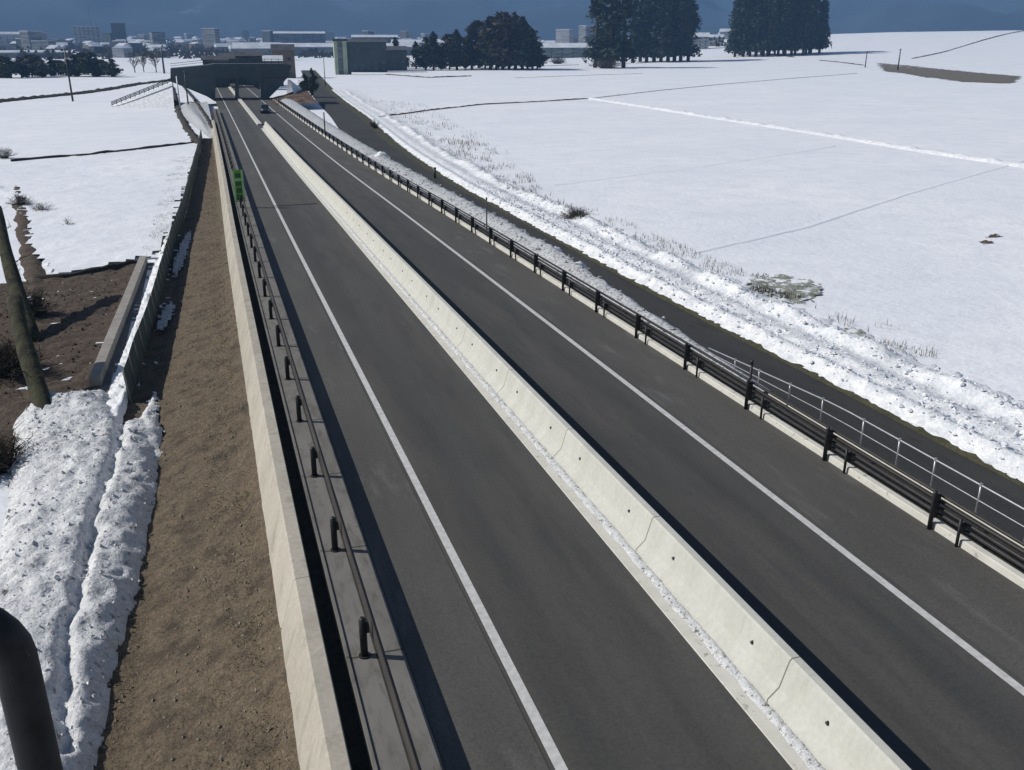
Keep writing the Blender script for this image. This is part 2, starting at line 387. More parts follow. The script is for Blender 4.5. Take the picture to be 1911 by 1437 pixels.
# ------------------------------------------------------------------ guard rails
def wbeam(x, t0, t1, face=-1):
    f = face
    return sweep('beam', [(x, .43), (x+f*.05, .47), (x+f*.05, .53), (x, .57), (x, .62), (x+f*.05, .66), (x+f*.05, .74), (x, .78), (x-.015, .78), (x-.015, .43)], t0, t1, M['beam'], close=True, caps=True)
gl = thing('guard_rail', (1.8, 0, 0), 'dark steel guard rail with black posts on the gutter beside the tan wall', 'guard rail')
o = wbeam(1.96, T0, 188, 1); o.parent = gl; o.location = (-1.8, 0, 0)
pm = None
for k in range(-6, 44):
    t = 14.25+4*k
    if t > 187: break
    if pm is None:
        b = MB(); b.tube([(0, 0, -.02), (0, 0, .80), (0, 0, .84)], [.07, .07, .04], 12); b.box(-.05, .11, -.05, .05, .52, .70); b.tube([(0, 0, 0), (0, 0, .03)], .11, 12)
        po = b.build('post', M['post'], gl); pm = po
    else: po = pm.copy(); COL.objects.link(po)
    po.location = (cr(t)+1.78-1.8, t, zr(t)+.02)
# right kerb and pipe rail
o = sweep('kerb', [(15.20, 0), (15.21, .16), (15.24, .18), (15.40, .18), (15.42, .0)], T0, 235, M['curb'], close=True, caps=True)
tag(o, 'white concrete kerb at the foot of the dark pipe guard rail', 'kerb')
gr = thing('guard_rail', (15.4, 0, 0), 'dark pipe guard rail with paired posts above the white kerb, right of the road', 'guard rail')
def piper(x, h, r, t0, t1, name, m, parent, off):
    o = sweep(name, [(x+r*math.cos(a*math.pi/4), h+r*math.sin(a*math.pi/4)) for a in range(8)], t0, t1, m, smooth=True, close=True, caps=True)
    o.parent = parent; o.location = (-off, 0, 0); return o
for h_ in (.36, .52, .68, .84): piper(15.36, h_, .046, T0, 215, 'rail_pipe', M['dark_metal'], gr, 15.4)
pm = None; pm2 = None
for k in range(-3, 52):
    t = 14.9+4*k
    if t > 214: break
    for dt, kind in ((0, 0), (-.85, 1)):
        if kind == 1 and t > 120: continue
        tt = t+dt
        if (pm if kind == 0 else pm2) is None:
            b = MB()
            if kind == 0:
                b.tube([(0, 0, -.05), (0, 0, .96), (0, 0, 1.0)], [.055, .055, .035], 12); b.box(0, .16, -.03, .03, .3, .9)
            else:
                b.tube([(0, 0, -.05), (0, 0, .72)], .036, 10); b.box(0, .16, -.025, .025, .35, .6)
            po = b.build('post', M['post'], gr)
            if kind == 0: pm = po
            else: pm2 = po
        else: po = (pm if kind == 0 else pm2).copy(); COL.objects.link(po)
        po.location = (cr(tt)+15.13-15.4, tt, zr(tt)+.0)
# verge behind the rail, coping with its thin handrail
st(sweep('verge', lambda t: [(15.38, -.02), (16.0, -.02), (16.66, -.06)], T0, 60, M['verge']))
o = sweep('retaining_wall', [(16.62, -.10), (16.63, .0), (16.74, .0), (16.75, -.6), (17.0, -3.0), (16.62, -3.0)], T0, 50, M['curb'], close=True, caps=True)
tag(o, 'pale narrow coping of the wall below the thin grey handrail', 'retaining wall')
hr = thing('handrail', (16.7, 0, 0), 'thin grey tubular handrail on the wall coping above the side road', 'railing')
def hh_rail(t): return .80 if t < 20.5 else max(.25, .80-.065*(t-20.5))
for f_, r_ in ((1, .022), (.5, .014)):
    sweep_pts = [(cr(t)-.02, t, zr(t)+hh_rail(t)*f_) for t in [T0+i*1.0 for i in range(int(29-T0))]]
    b = MB(); b.tube(sweep_pts, r_, 8); b.build('rail_pipe', M['galv'], hr)
pts_ = [at(q[0], q[1], 0).y for q in ((1831, 959), (1741, 910), (1667, 872), (1597, 833), (1527, 787), (1466, 751), (1409, 717))]
pts_ = [pts_[0]-1.45*k for k in range(1, 18)]+pts_+[pts_[-1]+1.5]
for t in pts_:
    h_ = hh_rail(t); b = MB(); b.tube([(0, 0, 0), (0, 0, h_+.02)], .022, 8); b.box(-.045, .045, -.045, .045, 0, .02); b.box(-.03, .03, -.03, .03, h_-.03, h_+.05)
    po = b.build('post', M['galv'], hr); po.location = (cr(t)-.02, t, zr(t))

# snow berm between guard rail and side road
rows = []
t = 24.0
while t < 232:
    up = min(1, (t-24)/22)
    X1 = 16.75+(.60+.008*max(0, t-40))*up; X2 = X1+1.6+.01*t*.4
    r_ = []
    for j in range(17):
        u = j/16; x0b = 16.35-.75*min(1, max(0, (t-30)/60)); x = x0b+(X2-x0b)*u
        top = .05+.55*up*max(0, math.sin(min(1, max(0, (x-x0b)/(X1-x0b)))*math.pi*.62))
        drop = max(0, (x-X1)/(X2-X1)); z = zr(t)+top; z = z*(1-drop**.8)+ (ZF-.05)*drop**.8
        x3 = cr(t)+x
        z += (.10*fn(x3, t, 0, 1.1)+.07*fn(x3, t, 3, 3.7))*up*(u > .1)*(u < .97)
        r_.append((x3+.15*fn(t, j, 0, .8)*(u > .2), t, z))
    rows.append(r_); t += .3 if t < 110 else 1
b = MB(); b.grid(rows, True); st(b.build('snow_berm', M['slush']))
def lump(p, r, m, name, label, cat, group=None, sq=.6, seed=0, kind=None):
    b = MB(); rows = []
    for i in range(9):
        th = math.pi*i/8*.62
        rows.append([(r*math.sin(th)*math.cos(a*math.pi/7)*(1+.5*fn(math.sin(th)*math.cos(a*math.pi/7)*2+seed, math.sin(a*math.pi/7)*2, th*2, 1)),
                      r*math.sin(th)*math.sin(a*math.pi/7)*(1+.5*fn(math.sin(th)*math.cos(a*math.pi/7)*2+seed, math.sin(a*math.pi/7)*2, th*2+9, 1)),
                      r*sq*(math.cos(th))*(1+.4*fn(seed, a*.9*(i > 0), th*2, 1))) for a in range(14)])
    b.grid(rows, True, close=True); o = b.build(name, m); o.location = p
    return tag(o, label, cat, group, kind)
for (px, py, r_, lb) in ((975, 438, .35, 'small upright snow lump on the berm crest beside the side road, furthest of three'),
                     (1035, 476, .5, 'biggest rounded snow lump on the berm crest, middle of three'),
                     (1082, 503, .42, 'pointed snow lump on the berm crest, nearest of three'),
                     (712, 297, .8, 'pale heap of snow on the berm behind the guard rail, far along the road')):
    lump(at(px, py, -1.0), r_, M['bank'], 'snow_lump', lb, 'snow lump', 'snow lumps on the berm', .95, px)

# ------------------------------------------------------------------ side road at field level
OUT = [at(*q) for q in ((1911, 890), (1618, 747), (1225, 550), (1000, 423), (900, 372), (817, 322), (750, 275), (715, 245), (683, 217), (648, 193), (620, 170), (600, 148), (585, 131))]
OUT = [Vector((23.9, -15, ZF)), Vector((23.9, 5, ZF))] + [Vector((min(p.x, 23.9) if p.y < 90 else p.x, p.y, ZF)) for p in OUT]
def resample(P, seg):
    L = [0]
    for i in range(1, len(P)): L.append(L[-1]+(P[i]-P[i-1]).length)
    out = []; s = 0; i = 0
    while s < L[-1]:
        while i < len(P)-2 and s > L[i+1]: i += 1
        out.append(P[i].lerp(P[i+1], (s-L[i])/(L[i+1]-L[i]))); s += seg
    return out
def smooth(P, k):
    for _ in range(k): P = [P[0]]+[(P[i-1]+P[i]*2+P[i+1])/4 for i in range(1, len(P)-1)]+[P[-1]]
    return P
OUTS = smooth(resample(OUT, 2.0), 30)
def along(P, offs, m, name, fine=None, smoothf=True, kind='structure', zf=None):
    rows = []
    for i, p in enumerate(P):
        d = (P[min(i+1, len(P)-1)]-P[max(i-1, 0)]).normalized(); q = Vector((d.y, -d.x, 0))
        rows.append([tuple(p+q*o+Vector((0, 0, z))) for o, z in (offs(i, p) if callable(offs) else offs)])
    b = MB(); b.grid(rows, smoothf); return tag(b.build(name, m), kind=kind)
along(OUTS, [(-6.8, .02), (-4, .03), (-1.0, .03), (.6, .025)], M['asphalt_side'], 'side_road')
along(OUTS, lambda i, p: [(-(.35+1.1*min(1, max(0, (p.y-70)/70))+.3*min(1, max(.15, (p.y-50)/60))*fn(p.x, p.y, 0, .5)), .032), (-.3, .08+.05*fn(p.x, p.y, 3, 2)), (.8, .1)], M['turf'], 'grass_verge')
# ploughed snow bank beside it
fine = smooth(resample(OUTS, .22), 2)
def bankf(i, p):
    out = []; t = p.y
    fade = max(.35, 1-max(0, t-60)/200)
    for j in range(46):
        u = -.5+j*.2
        h = 0
        h += .40*math.exp(-((u-.65)/.45)**2)
        h += .30*math.exp(-((u-2.0)/1.0)**2)
        h += .62*math.exp(-((u-(4.1+.6*fn(t, 0, 0, .12)))/.62)**2)*(.7+.7*fn(t, 7, 0, .3))
        x = p.x+u
        amp = 1 if -.3 < u < 6.2 else .25
        h += amp*(.08*fn(x, t, 0, 1.5)+.13*abs(fn(x, t, 4, 3.2, 3))*(.5+fn(x, t, 6, .5)))
        if u < -.2: h = -.1
        if u > 5.7+.9*fn(t, 0, 4, .7)+.4*fn(t, 9, 0, 2.2): h = -.12
        uu = u+(.07*fn(t, 2, 0, 1.0)+.05*fn(t, 6, 0, 3.0))*(j < 5)
        out.append((uu, h*fade+.03))
    return out
along([p for p in fine if p.y < 300], bankf, M['bank'], 'snow_bank')

# ------------------------------------------------------------------ field lines, dykes, bare patches
def line(name, pts, wd, h, m, **k): return drape(name, [at(*q) for q in pts], wd, h, m, **k)
line('dyke', ((706, 219), (800, 206), (900, 195), (1000, 190), (1100, 184)), .9, .22, M['mud'])
line('dyke', ((1100, 184), (1230, 169), (1350, 157), (1470, 147), (1600, 137)), .75, .12, M['patch'])
line('snow_ridge', ((1100, 184), (1200, 199), (1300, 215), (1560, 255), (1720, 282), (1960, 318)), 2.2, .42, M['bank'], jag=.12)
line('dyke', ((1035, 345), (1100, 337), (1300, 312), (1450, 290), (1560, 272)), .9, .01, M['field2'], zoff=.012)
line('dyke', ((1290, 472), (1500, 425), (1700, 360), (1911, 300)), .6, .01, M['field2'], zoff=.012)
line('dyke', ((20, 301), (80, 295), (150, 290), (260, 278), (362, 266)), .75, .25, M['verge'])
line('dyke', ((-40, 196), (0, 190), (60, 184), (150, 175), (200, 168), (255, 158), (322, 150)), 3.0, .7, M['verge'], seg=.8)
line('dyke', ((880, 142), (800, 145), (720, 139)), 1.2, .4, M['mud'])
line('dyke', ((700, 126), (800, 129), (900, 127), (1080, 122)), 1.6, .3, M['mud'])
line('dyke', ((960, 145), (1000, 144), (1050, 142), (1200, 137)), 1.2, .1, M['patch'])
line('dyke', ((1300, 107), (1350, 108), (1420, 114), (1480, 118)), 3.5, .6, M['mud'])
line('dyke', ((1530, 121), (1570, 123), (1612, 126)), 3.5, .4, M['mud'])
line('dyke', ((1700, 121), (1760, 117), (1830, 111), (1911, 105)), 2.2, .5, M['mud'])
line('dyke', ((1600, 86), (1720, 88), (1800, 89), (1911, 91)), 9, .5, M['verge'], seg=6)
sheet('bare_soil', [at(*q) for q in ((1637, 124), (1700, 127), (1800, 134), (1903, 143), (1885, 156), (1800, 153), (1720, 143), (1690, 137), (1655, 134))], M['patch'], zoff=.12, res=1.2, bumpy=.2, rag=2)
bpy.data.objects['bare_soil'].data.materials[0] = M['mud2'] = mat('dry_field_soil', (.11, .10, .075), (.17, .15, .12), .4, .95)
sheet('grass_patch', [at(*q) for q in ((1395, 525), (1420, 515), (1460, 514), (1500, 520), (1530, 532), (1535, 545), (1510, 562), (1480, 568), (1450, 555), (1410, 540))], M['patch'], zoff=.0, res=.18, bumpy=.16, rag=.6)
sheet('grass_patch', [at(*q) for q in ((1550, 620), (1580, 612), (1615, 622), (1620, 640), (1590, 640))], M['patch'], zoff=.05, res=.15, bumpy=.22, rag=.4)
for q in ((1840, 452, 12), (1853, 441, 8)):
    p = at(q[0], q[1]); sheet('bare_soil', [p+Vector((-.6, -.3, 0)), p+Vector((.6, -.2, 0)), p+Vector((.5, .3, 0)), p+Vector((-.5, .2, 0))], M['mud'], zoff=.05, res=.12, bumpy=.12, rag=.3)
# left bare field with its edge, plus the narrow concrete channel
sheet('bare_field', [at(*q) for q in ((-160, 560), (60, 525), (150, 510), (266, 490), (240, 560), (200, 660), (165, 735), (150, 800), (-100, 900), (-300, 800))], M['mud'], zoff=.06, res=.3, bumpy=.12, rag=.3)
# the snow field behind it stands a step higher: its edge
drape('dyke', [at(*q) for q in ((62, 523), (110, 519), (160, 511), (215, 502), (268, 489))], .55, .30, M['verge'], seg=.5)
sheet('field_snow', [at(*q) for q in ((98, 514), (160, 504), (266, 484), (290, 486), (318, 430), (352, 340), (374, 270), (30, 306), (-20, 330), (10, 360), (45, 400), (60, 470))], M['field'], zoff=.16, res=.5, bumpy=.08, rag=.5)
drape('dyke', [at(*q) for q in ((30, 350), (45, 400), (50, 450), (66, 515), (60, 560))], 1.2, .22, M['mud'], seg=.3, jag=.3, wn=.3)

def linesweep(name, top, wdt, h, m, label, cat, z=ZF):
    P = [at(*q) for q in top]; b = MB(); rows = []
    for i, p in enumerate(P):
        d = (P[min(i+1, len(P)-1)]-P[max(i-1, 0)]).normalized(); q = Vector((d.y, -d.x, 0))
        rows.append([tuple(p+q*x+Vector((0, 0, zz))) for x, zz in ((0, -.2), (0, h-.02), (.02, h), (wdt-.02, h), (wdt, h-.02), (wdt, -.2))])
    b.grid(rows, False, close=True); N = len(b.v); b.f.append(tuple(range(6))); b.sm.append(False); b.f.append(tuple(N-6+i for i in reversed(range(6)))); b.sm.append(False)
    return tag(b.build(name, m), label, cat)
M['kerb_grey'] = mat('aged_kerb', (.24, .22, .205), (.32, .30, .28), 2, .9, .3, 12, .01)
linesweep('concrete_channel', ((168, 722), (195, 655), (228, 575), (262, 490)), .45, .42, M['kerb_grey'], 'straight grey concrete channel wall between the bare field and the snow strip', 'concrete channel')
sheet('shade_strip', [at(*q) for q in ((168, 730), (195, 662), (228, 582), (264, 492), (283, 492), (262, 560), (232, 650), (200, 745))], M['shade_tone'], zoff=.03, res=.25, bumpy=.03, rag=.1)  # flat sheet whose colour stands in for the channel wall's shadow

# snow strip and green fence at the foot of the slope
def fx(t): return cr(t)+foot(t)-.10
rows = []; t = 34.0
while t < 78:
    wd_ = .95-.2*max(0, min(1, (t-60)/14))
    rows.append([(fx(t)-.05-wd_*u*.95+.05*fn(t, u, 0, 2), t, ZF+.06+((.34*max(0, 1-u)**.6 if 0 < u else 0)+(.16*fn(u*2, t, 2, 1.6)+.10*fn(u*3, t, 9, 4.5))*(u > 0)*(u < .95))*min(1, (78-t)/8)) for u in [i/9 for i in range(10)]]); t += .22 if t < 90 else .6
b = MB(); b.grid(rows, True); st(b.build('snow_strip', M['bank']))
fe = thing('mesh_fence', (fx(60), 60, ZF), 'low dark green mesh fence at the foot of the brown slope beside the snow strip', 'fence')
b = MB(); rows = []; t = 36.5
while t < 150: rows.append([(fx(t)-fx(60), t-60, .02), (fx(t)-fx(60)-.10, t-60, 1.3+.06*fn(t, 0, 0, .3))]); t += 1.0
b.grid(rows, False); b.build('fence_panel', M['mesh_green'], fe)
pm = None; t = 36.5
while t < 150:
    if pm is None: b = MB(); b.tube([(0, 0, -.1), (-.10, 0, 1.36)], .022, 8); po = b.build('fence_post', M['kerb_grey'], fe); pm = po
    else: po = pm.copy(); COL.objects.link(po)
    po.location = (fx(t)-fx(60)+.05, t-60, 0); t += 2.0

# near snow heap, lower left, split by a crevice
HP = [at(*q) for q in ((60, 752), (140, 748), (205, 735), (238, 800), (262, 780), (288, 738), (302, 830), (290, 930), (255, 1110), (215, 1250), (180, 1437), (150, 1600), (-250, 1650), (-120, 1300), (-20, 1060), (12, 950), (18, 860), (25, 795))]
CV = [at(*q) for q in ((236, 790), (225, 850), (190, 960), (168, 1060), (130, 1210), (120, 1437))]
def segd(p, P):
    best = 1e9
    for i in range(len(P)-1):
        a, c = P[i], P[i+1]; d = c-a; u = max(0, min(1, (p-a).dot(d)/d.dot(d))); best = min(best, (p-a-d*u).length)
    return best
x0, x1, y0, y1 = min(p.x for p in HP)-.3, max(p.x for p in HP)+.3, 7.0, max(p.y for p in HP)+.4
nx, ny = int((x1-x0)/.09), int((y1-y0)/.13); idx = {}; b = MB()
def hp_in(x, y):
    c = False
    for i in range(len(HP)):
        a, q = HP[i], HP[i-1]
        if (a.y > y) != (q.y > y) and x < (q.x-a.x)*(y-a.y)/(q.y-a.y)+a.x: c = not c
    return c
def hh(x, y):
    p = Vector((x+.12*fn(x, y, 0, 1.6), y+.25*fn(x, y, 6, 1.6), ZF)); e = segd(p, HP+[HP[0]]); c = segd(p, CV)
    return (1-math.exp(-e/.16))*hh0(x, y, e, c)
def hh0(x, y, e, c):
    base = .62*(1-math.exp(-e/.45)) - .50*math.exp(-(c/.16)**2)*(.7+.3*fn(x, y, 0, 2))
    return base + .15*fn(x, y, 0, .8)+.07*fn(x, y, 8, 2.6)+.07*abs(fn(x, y, 3, 4, 3))
for i in range(nx+1):
    for j in range(ny+1):
        x = x0+(x1-x0)*i/nx; y = y0+(y1-y0)*j/ny
        if hp_in(x+.12*fn(x, y, 0, 1.6), y+.25*fn(x, y, 6, 1.6)): idx[(i, j)] = (x, y)
vid = {}
def gv(i, j):
    if (i, j) not in vid:
        x = x0+(x1-x0)*i/nx; y = y0+(y1-y0)*j/ny; ins = (i, j) in idx
        slope = max(0, (x-foot(y)-.6))*.55
        vid[(i, j)] = len(b.v); b.v.append((x, y, ZF+slope+(.05+hh(x, y) if ins else -.10)))
    return vid[(i, j)]
for (i, j) in list(idx):
    if (i-1, j-1) in idx or True:
        b.f.append((gv(i, j), gv(i+1, j), gv(i+1, j+1), gv(i, j+1))); b.sm.append(True)
st(b.build('snow_heap', M['heap']))
# small thawing snow patches on the slope
for poly in (((352, 425), (357, 432), (345, 480), (325, 515), (322, 495), (335, 455)), ((322, 555), (328, 570), (305, 612), (290, 610), (296, 590), (310, 565))):
    P = []
    for q in poly:
        p = at(q[0], q[1], -2.2); P.append(p)
    sheet('snow_patch', P, M['slush'], zoff=-.12, res=.14, bumpy=.07, rag=.12)

def clods(name, src, n, smin, smax, m, seed, keep=None, box=None):
    rn = random.Random(seed); V = [v.co for v in src.data.vertices if keep is None or keep(v.co)]; b = MB()
    for _ in range(n):
        c = rn.choice(V); r = smin+(smax-smin)*rn.random()**3; c = Vector((c.x+rn.uniform(-.1, .1), c.y+rn.uniform(-.15, .15), c.z+r*.3)); n0 = len(b.v)
        for d in ((1, 0, 0), (0, 1, 0), (-1, 0, 0), (0, -1, 0), (0, 0, 1), (0, 0, -1)):
            b.v.append((c.x+r*(d[0]+rn.uniform(-.35, .35)), c.y+r*(d[1]+rn.uniform(-.35, .35)), c.z+r*(d[2]*.8+rn.uniform(-.25, .25))))
        for q in range(4):
            b.f.append((n0+q, n0+(q+1) % 4, n0+4)); b.f.append((n0+(q+1) % 4, n0+q, n0+5)); b.sm += [False, False]
    return tag(b.build(name, m), kind='stuff')
clods('snow_clods', bpy.data.objects['snow_bank'], 5200, .03, .14, M['bank'], 1, lambda c: c.z > ZF+.22 and c.y < 90)
clods('snow_clods', bpy.data.objects['snow_heap'], 1100, .02, .08, M['heap'], 2, lambda c: c.z > ZF+.1)
clods('snow_clods', bpy.data.objects['snow_berm'], 1500, .03, .11, M['slush'], 3, lambda c: c.y > 30 and c.y < 110)
clods('stones', bpy.data.objects['embankment'], 5000, .012, .05, mat('pale_stone', (.17, .15, .12), (.27, .25, .21), 3, .9), 4, lambda c: 8 < c.y < 70)
clods('stones', bpy.data.objects['bare_field'], 1500, .02, .09, M['mud'], 5)
# ------------------------------------------------------------------ blades and weeds
def blades(name, n, place, h, wd, m, seed=1, lean=.35):
    rn = random.Random(seed); b = MB()
    for _ in range(n):
        p = place(rn)
        if p is None: continue
        a = rn.random()*6.283; l = h*(.4+rn.random()*.9); w_ = wd*(.6+rn.random()*.8)
        d = Vector((math.cos(a)*w_, math.sin(a)*w_, 0)); tip = p+Vector((rn.uniform(-lean, lean)*l, rn.uniform(-lean, lean)*l, l))
        b.tri(p-d, p+d, tip)
    return tag(b.build(name, m), kind='stuff')
def emb_place(rn):
    t = 9+rn.random()**1.6*120; f = foot(t); u = rn.random(); x = .35+(f-.35)*u
    if fn(x, t, 0, .7) < -.25: return None
    return Vector((cr(t)+x, t, zr(t)-1.13+(ZF-zr(t)+1.13)*min(1, (u)*1.2)-.02))
blades('dead_grass', 30000, emb_place, .09, .012, M['grass'], 4, 1.6)
def quadp(pts, z=ZF):
    P = [at(*q) for q in pts]
    def f(rn):
        u, v = rn.random(), rn.random()
        p = P[0].lerp(P[1], u).lerp(P[3].lerp(P[2], u), v)
        if fn(p.x, p.y, 0, .35) < -.05+.5*abs(v-.5): return None
        return Vector((p.x, p.y, z))
    return f
blades('dry_weeds', 1700, quadp(((680, 185), (770, 255), (960, 290), (790, 195))), .5, .035, M['weed'], 5, .3)
blades('dry_weeds', 2300, quadp(((770, 262), (1040, 400), (1090, 400), (900, 262))), .5, .03, M['weed'], 6, .3)
blades('dry_weeds', 1300, quadp(((1050, 395), (1650, 640), (1700, 640), (1100, 385))), .34, .02, M['weed'], 7, .3)
blades('dry_weeds', 1000, quadp(((1600, 620), (1960, 850), (1960, 770), (1650, 600))), .30, .016, M['weed'], 8, .3)
blades('dry_weeds', 9500, quadp(((300, 482), (366, 285), (322, 300), (262, 482))), .22, .028, M['weed'], 9, .3)
blades('dry_weeds', 1500, quadp(((1400, 512), (1540, 530), (1530, 570), (1400, 550))), .25, .02, M['turf'], 10, .4)

# ------------------------------------------------------------------ bushes, trunks
def bush(p, r, h, n, m, label, cat='bush', snow=False, seed=1, group=None):
    rn = random.Random(seed); o = thing('bush', p, label, cat, group); b = MB()
    for _ in range(n):
        a = rn.random()*6.283; e = rn.random()*1.4; l = h*(.5+rn.random()*.6); s_ = Vector((rn.uniform(-.3, .3)*r, rn.uniform(-.3, .3)*r, 0))
        tip = s_+Vector((math.cos(a)*math.sin(e)*r, math.sin(a)*math.sin(e)*r, l*math.cos(e)+.1))
        mid = s_.lerp(tip, .5)+Vector((rn.uniform(-.1, .1), rn.uniform(-.1, .1), .1))*r
        b.tube([s_, mid, tip], [.02*h, .014*h, .005*h], 4, False)
        for k in range(3):
            q = mid.lerp(tip, rn.random()); t2 = q+Vector((rn.uniform(-1, 1), rn.uniform(-1, 1), rn.uniform(0, 1)))*r*.3
            b.tube([q, t2], [.01*h, .004*h], 3, False)
    b.build('twigs', m, o)
    if snow:
        c = MB()
        for _ in range(snow):
            a = rn.random()*6.283; q = Vector((math.cos(a)*r*.6*rn.random(), math.sin(a)*r*.6*rn.random(), h*rn.uniform(.3, .8))); s2 = rn.uniform(.05, .14)*h
            n0 = len(c.v)
            for k in range(3): c.quad(q+Vector((-s2, -s2, rn.uniform(0, .05))), q+Vector((s2, -s2*rn.random(), rn.uniform(0, .08))), q+Vector((s2, s2, rn.uniform(0, .05))), q+Vector((-s2*rn.random(), s2, rn.uniform(0, .08)))); q = q+Vector((rn.uniform(-s2, s2), rn.uniform(-s2, s2), s2*.2))
        c.build('snow_load', M['bank'], o)
    return o
bush(at(1075, 412), 1.3, .9, 150, M['brown_tree'], 'dark brown twiggy bush on the snow bank beyond the side road', seed=2)
bush(at(127, 422), .55, .55, 26, M['brown_tree'], 'tiny bare shrub standing alone in the white field on the left', seed=3)
bush(at(8, 295), 1.4, 1.2, 70, M['brown_tree'], 'dark twiggy bush at the left end of the field dyke', seed=4, snow=4)
bush(at(78, 395), 1.0, .7, 60, M['brown_tree'], 'low bare scrub at the corner of the snow field above the mossy trunks', seed=5, snow=6)
bush(at(60, 590), 1.2, 1.3, 150, M['brown_tree'], 'bare shrub with bits of snow tangled around the mossy trunk', seed=6, snow=14)
bush(at(40, 385), 1.1, 1.0, 90, M['brown_tree'], 'snow dusted bush beside the upper mossy trunk', seed=8, snow=12)
bush(at(1040, 120), 7, 5, 120, M['brown_tree'], 'low dark scrub left of the tall cedar at the far field edge', seed=9)
bush(at(700, 240, ZF), 1.0, 1.4, 80, M['turf'], 'dark green shrub on the grass verge where the side road starts to bend', seed=11)
def trunk(p0, p1, r0, r1, label, seed, stub=True):
    o = thing('tree', p0, label, 'tree'); rn = random.Random(seed); b = MB(); d = p1-p0
    pts = []; rr = []
    for i in range(12):
        u = i/11; pts.append(d*u+Vector((.06*math.sin(u*5+seed), .06*math.cos(u*4+seed), 0))); rr.append(r0+(r1-r0)*u+.02*math.sin(u*13+seed))
    b.tube(pts, rr, 14); b.build('trunk', M['moss'], o)
    c = MB()
    for k in range(9):
        u = rn.uniform(.25, 1); q = d*u; a = rn.random()*6.28; l = rn.uniform(.3, .9)
        e = q+Vector((math.cos(a)*l, math.sin(a)*l, l*.5)); c.tube([q, q.lerp(e, .5)+Vector((0, 0, .08)), e], [.035, .02, .006], 5, False)
        for j in range(4):
            s_ = q.lerp(e, rn.uniform(.3, 1)); c.tube([s_, s_+Vector((rn.uniform(-.4, .4), rn.uniform(-.4, .4), rn.uniform(0, .4)))], [.012, .003], 3, False)
    c.build('branches', M['bark'], o); return o
# mossy trunks leaning at the left edge
def seen(px, py, D):                          # point at range D along the sight line through a surveyed pixel
    u = (px-955.5)/FPX; v = -(py-718.5)/FPX
    F = math.cos(PITCH)+v*math.sin(PITCH); U = -math.sin(PITCH)+v*math.cos(PITCH)
    return Vector((D*(u*math.cos(YAW)+F*math.sin(YAW)), D*(-u*math.sin(YAW)+F*math.cos(YAW)), CAM_H+D*U))
trunk(at(88, 800), seen(28, 560, 38.5), .36, .30, 'dark mossy leaning trunk rising behind the near snow heap', 1)
trunk(at(62, 640), seen(-10, 390, 50), .36, .30, 'second mossy trunk leaning out of the left edge of the view', 2)
bush(at(15, 700), 1.6, 1.4, 200, M['brown_tree'], 'dark leafless thicket at the left edge between the mossy trunks', seed=31)
bush(at(-8, 880), 1.3, 1.2, 160, M['brown_tree'], 'dark twiggy undergrowth at the left edge beside the snow heap', seed=32)

# ------------------------------------------------------------------ mast pipe near the camera
p_t = seen(48, 1165, 4.2); p_t2 = Vector((p_t.x, p_t.y, p_t.z))
b = MB(); C_ = Vector((p_t.x-.012, p_t.y, p_t.z-.02)); left = Vector((-math.cos(YAW), math.sin(YAW), 0))
pts = [Vector((C_.x, C_.y, ZF+.3)), Vector((C_.x, C_.y, 4.0)), C_-Vector((0, 0, .25))]
for k in range(7):
    a = k/6*math.pi/2; pts.append(C_+left*(.30*(1-math.cos(a)))+Vector((0, 0, .24*math.sin(a)-.16)))
pts.append(pts[-1]+left*.9)
pts = [p+left*.07 for p in pts]
b.tube(pts, .095, 20)
ms = thing('mast_pipe', (C_.x, C_.y, ZF), 'thick black bent pipe rising in the lower left corner in front of the snow heap', 'pipe')
o = b.build('pipe', M['black'], ms); o.location = (-C_.x, -C_.y, -ZF)
b = MB(); b.tube([pts[1]-Vector((0, 0, .05)), pts[1]+Vector((0, 0, .05))], .12, 20); o = b.build('clamp', M['post'], ms); o.location = (-C_.x, -C_.y, -ZF)

# ------------------------------------------------------------------ green marker on the left guard rail
tg = t_at(1.75, 388)
sg = thing('marker_sign', (cr(tg)+1.75, tg, zr(tg)), 'tall narrow fluorescent green marker board with pale frame by the left guard rail', 'sign')
b = MB(); b.tube([(0, .06, 0), (0, .06, 2.6)], .05, 8); b.build('sign_post', M['post'], sg)
b = MB(); b.box(-.38, .38, -.02, .02, .45, 2.75); b.build('board', M['green'], sg)
for z0, z1 in ((.62, .95), (1.1, 1.45), (1.6, 1.9), (2.2, 2.5)):
    b = MB(); b.box(-.18, .2, -.04, -.025, z0, z1); b.build('dark_field', M['green_dark'], sg)
b = MB()
for x in (-.31, .31): b.box(x-.065, x+.06, -.05, -.022, .5, 2.7)
b.box(-.28, .28, -.048, -.022, 2.0, 2.1); b.box(-.28, .28, -.048, -.022, .5, .58); b.build('frame', M['green_pale'], sg)

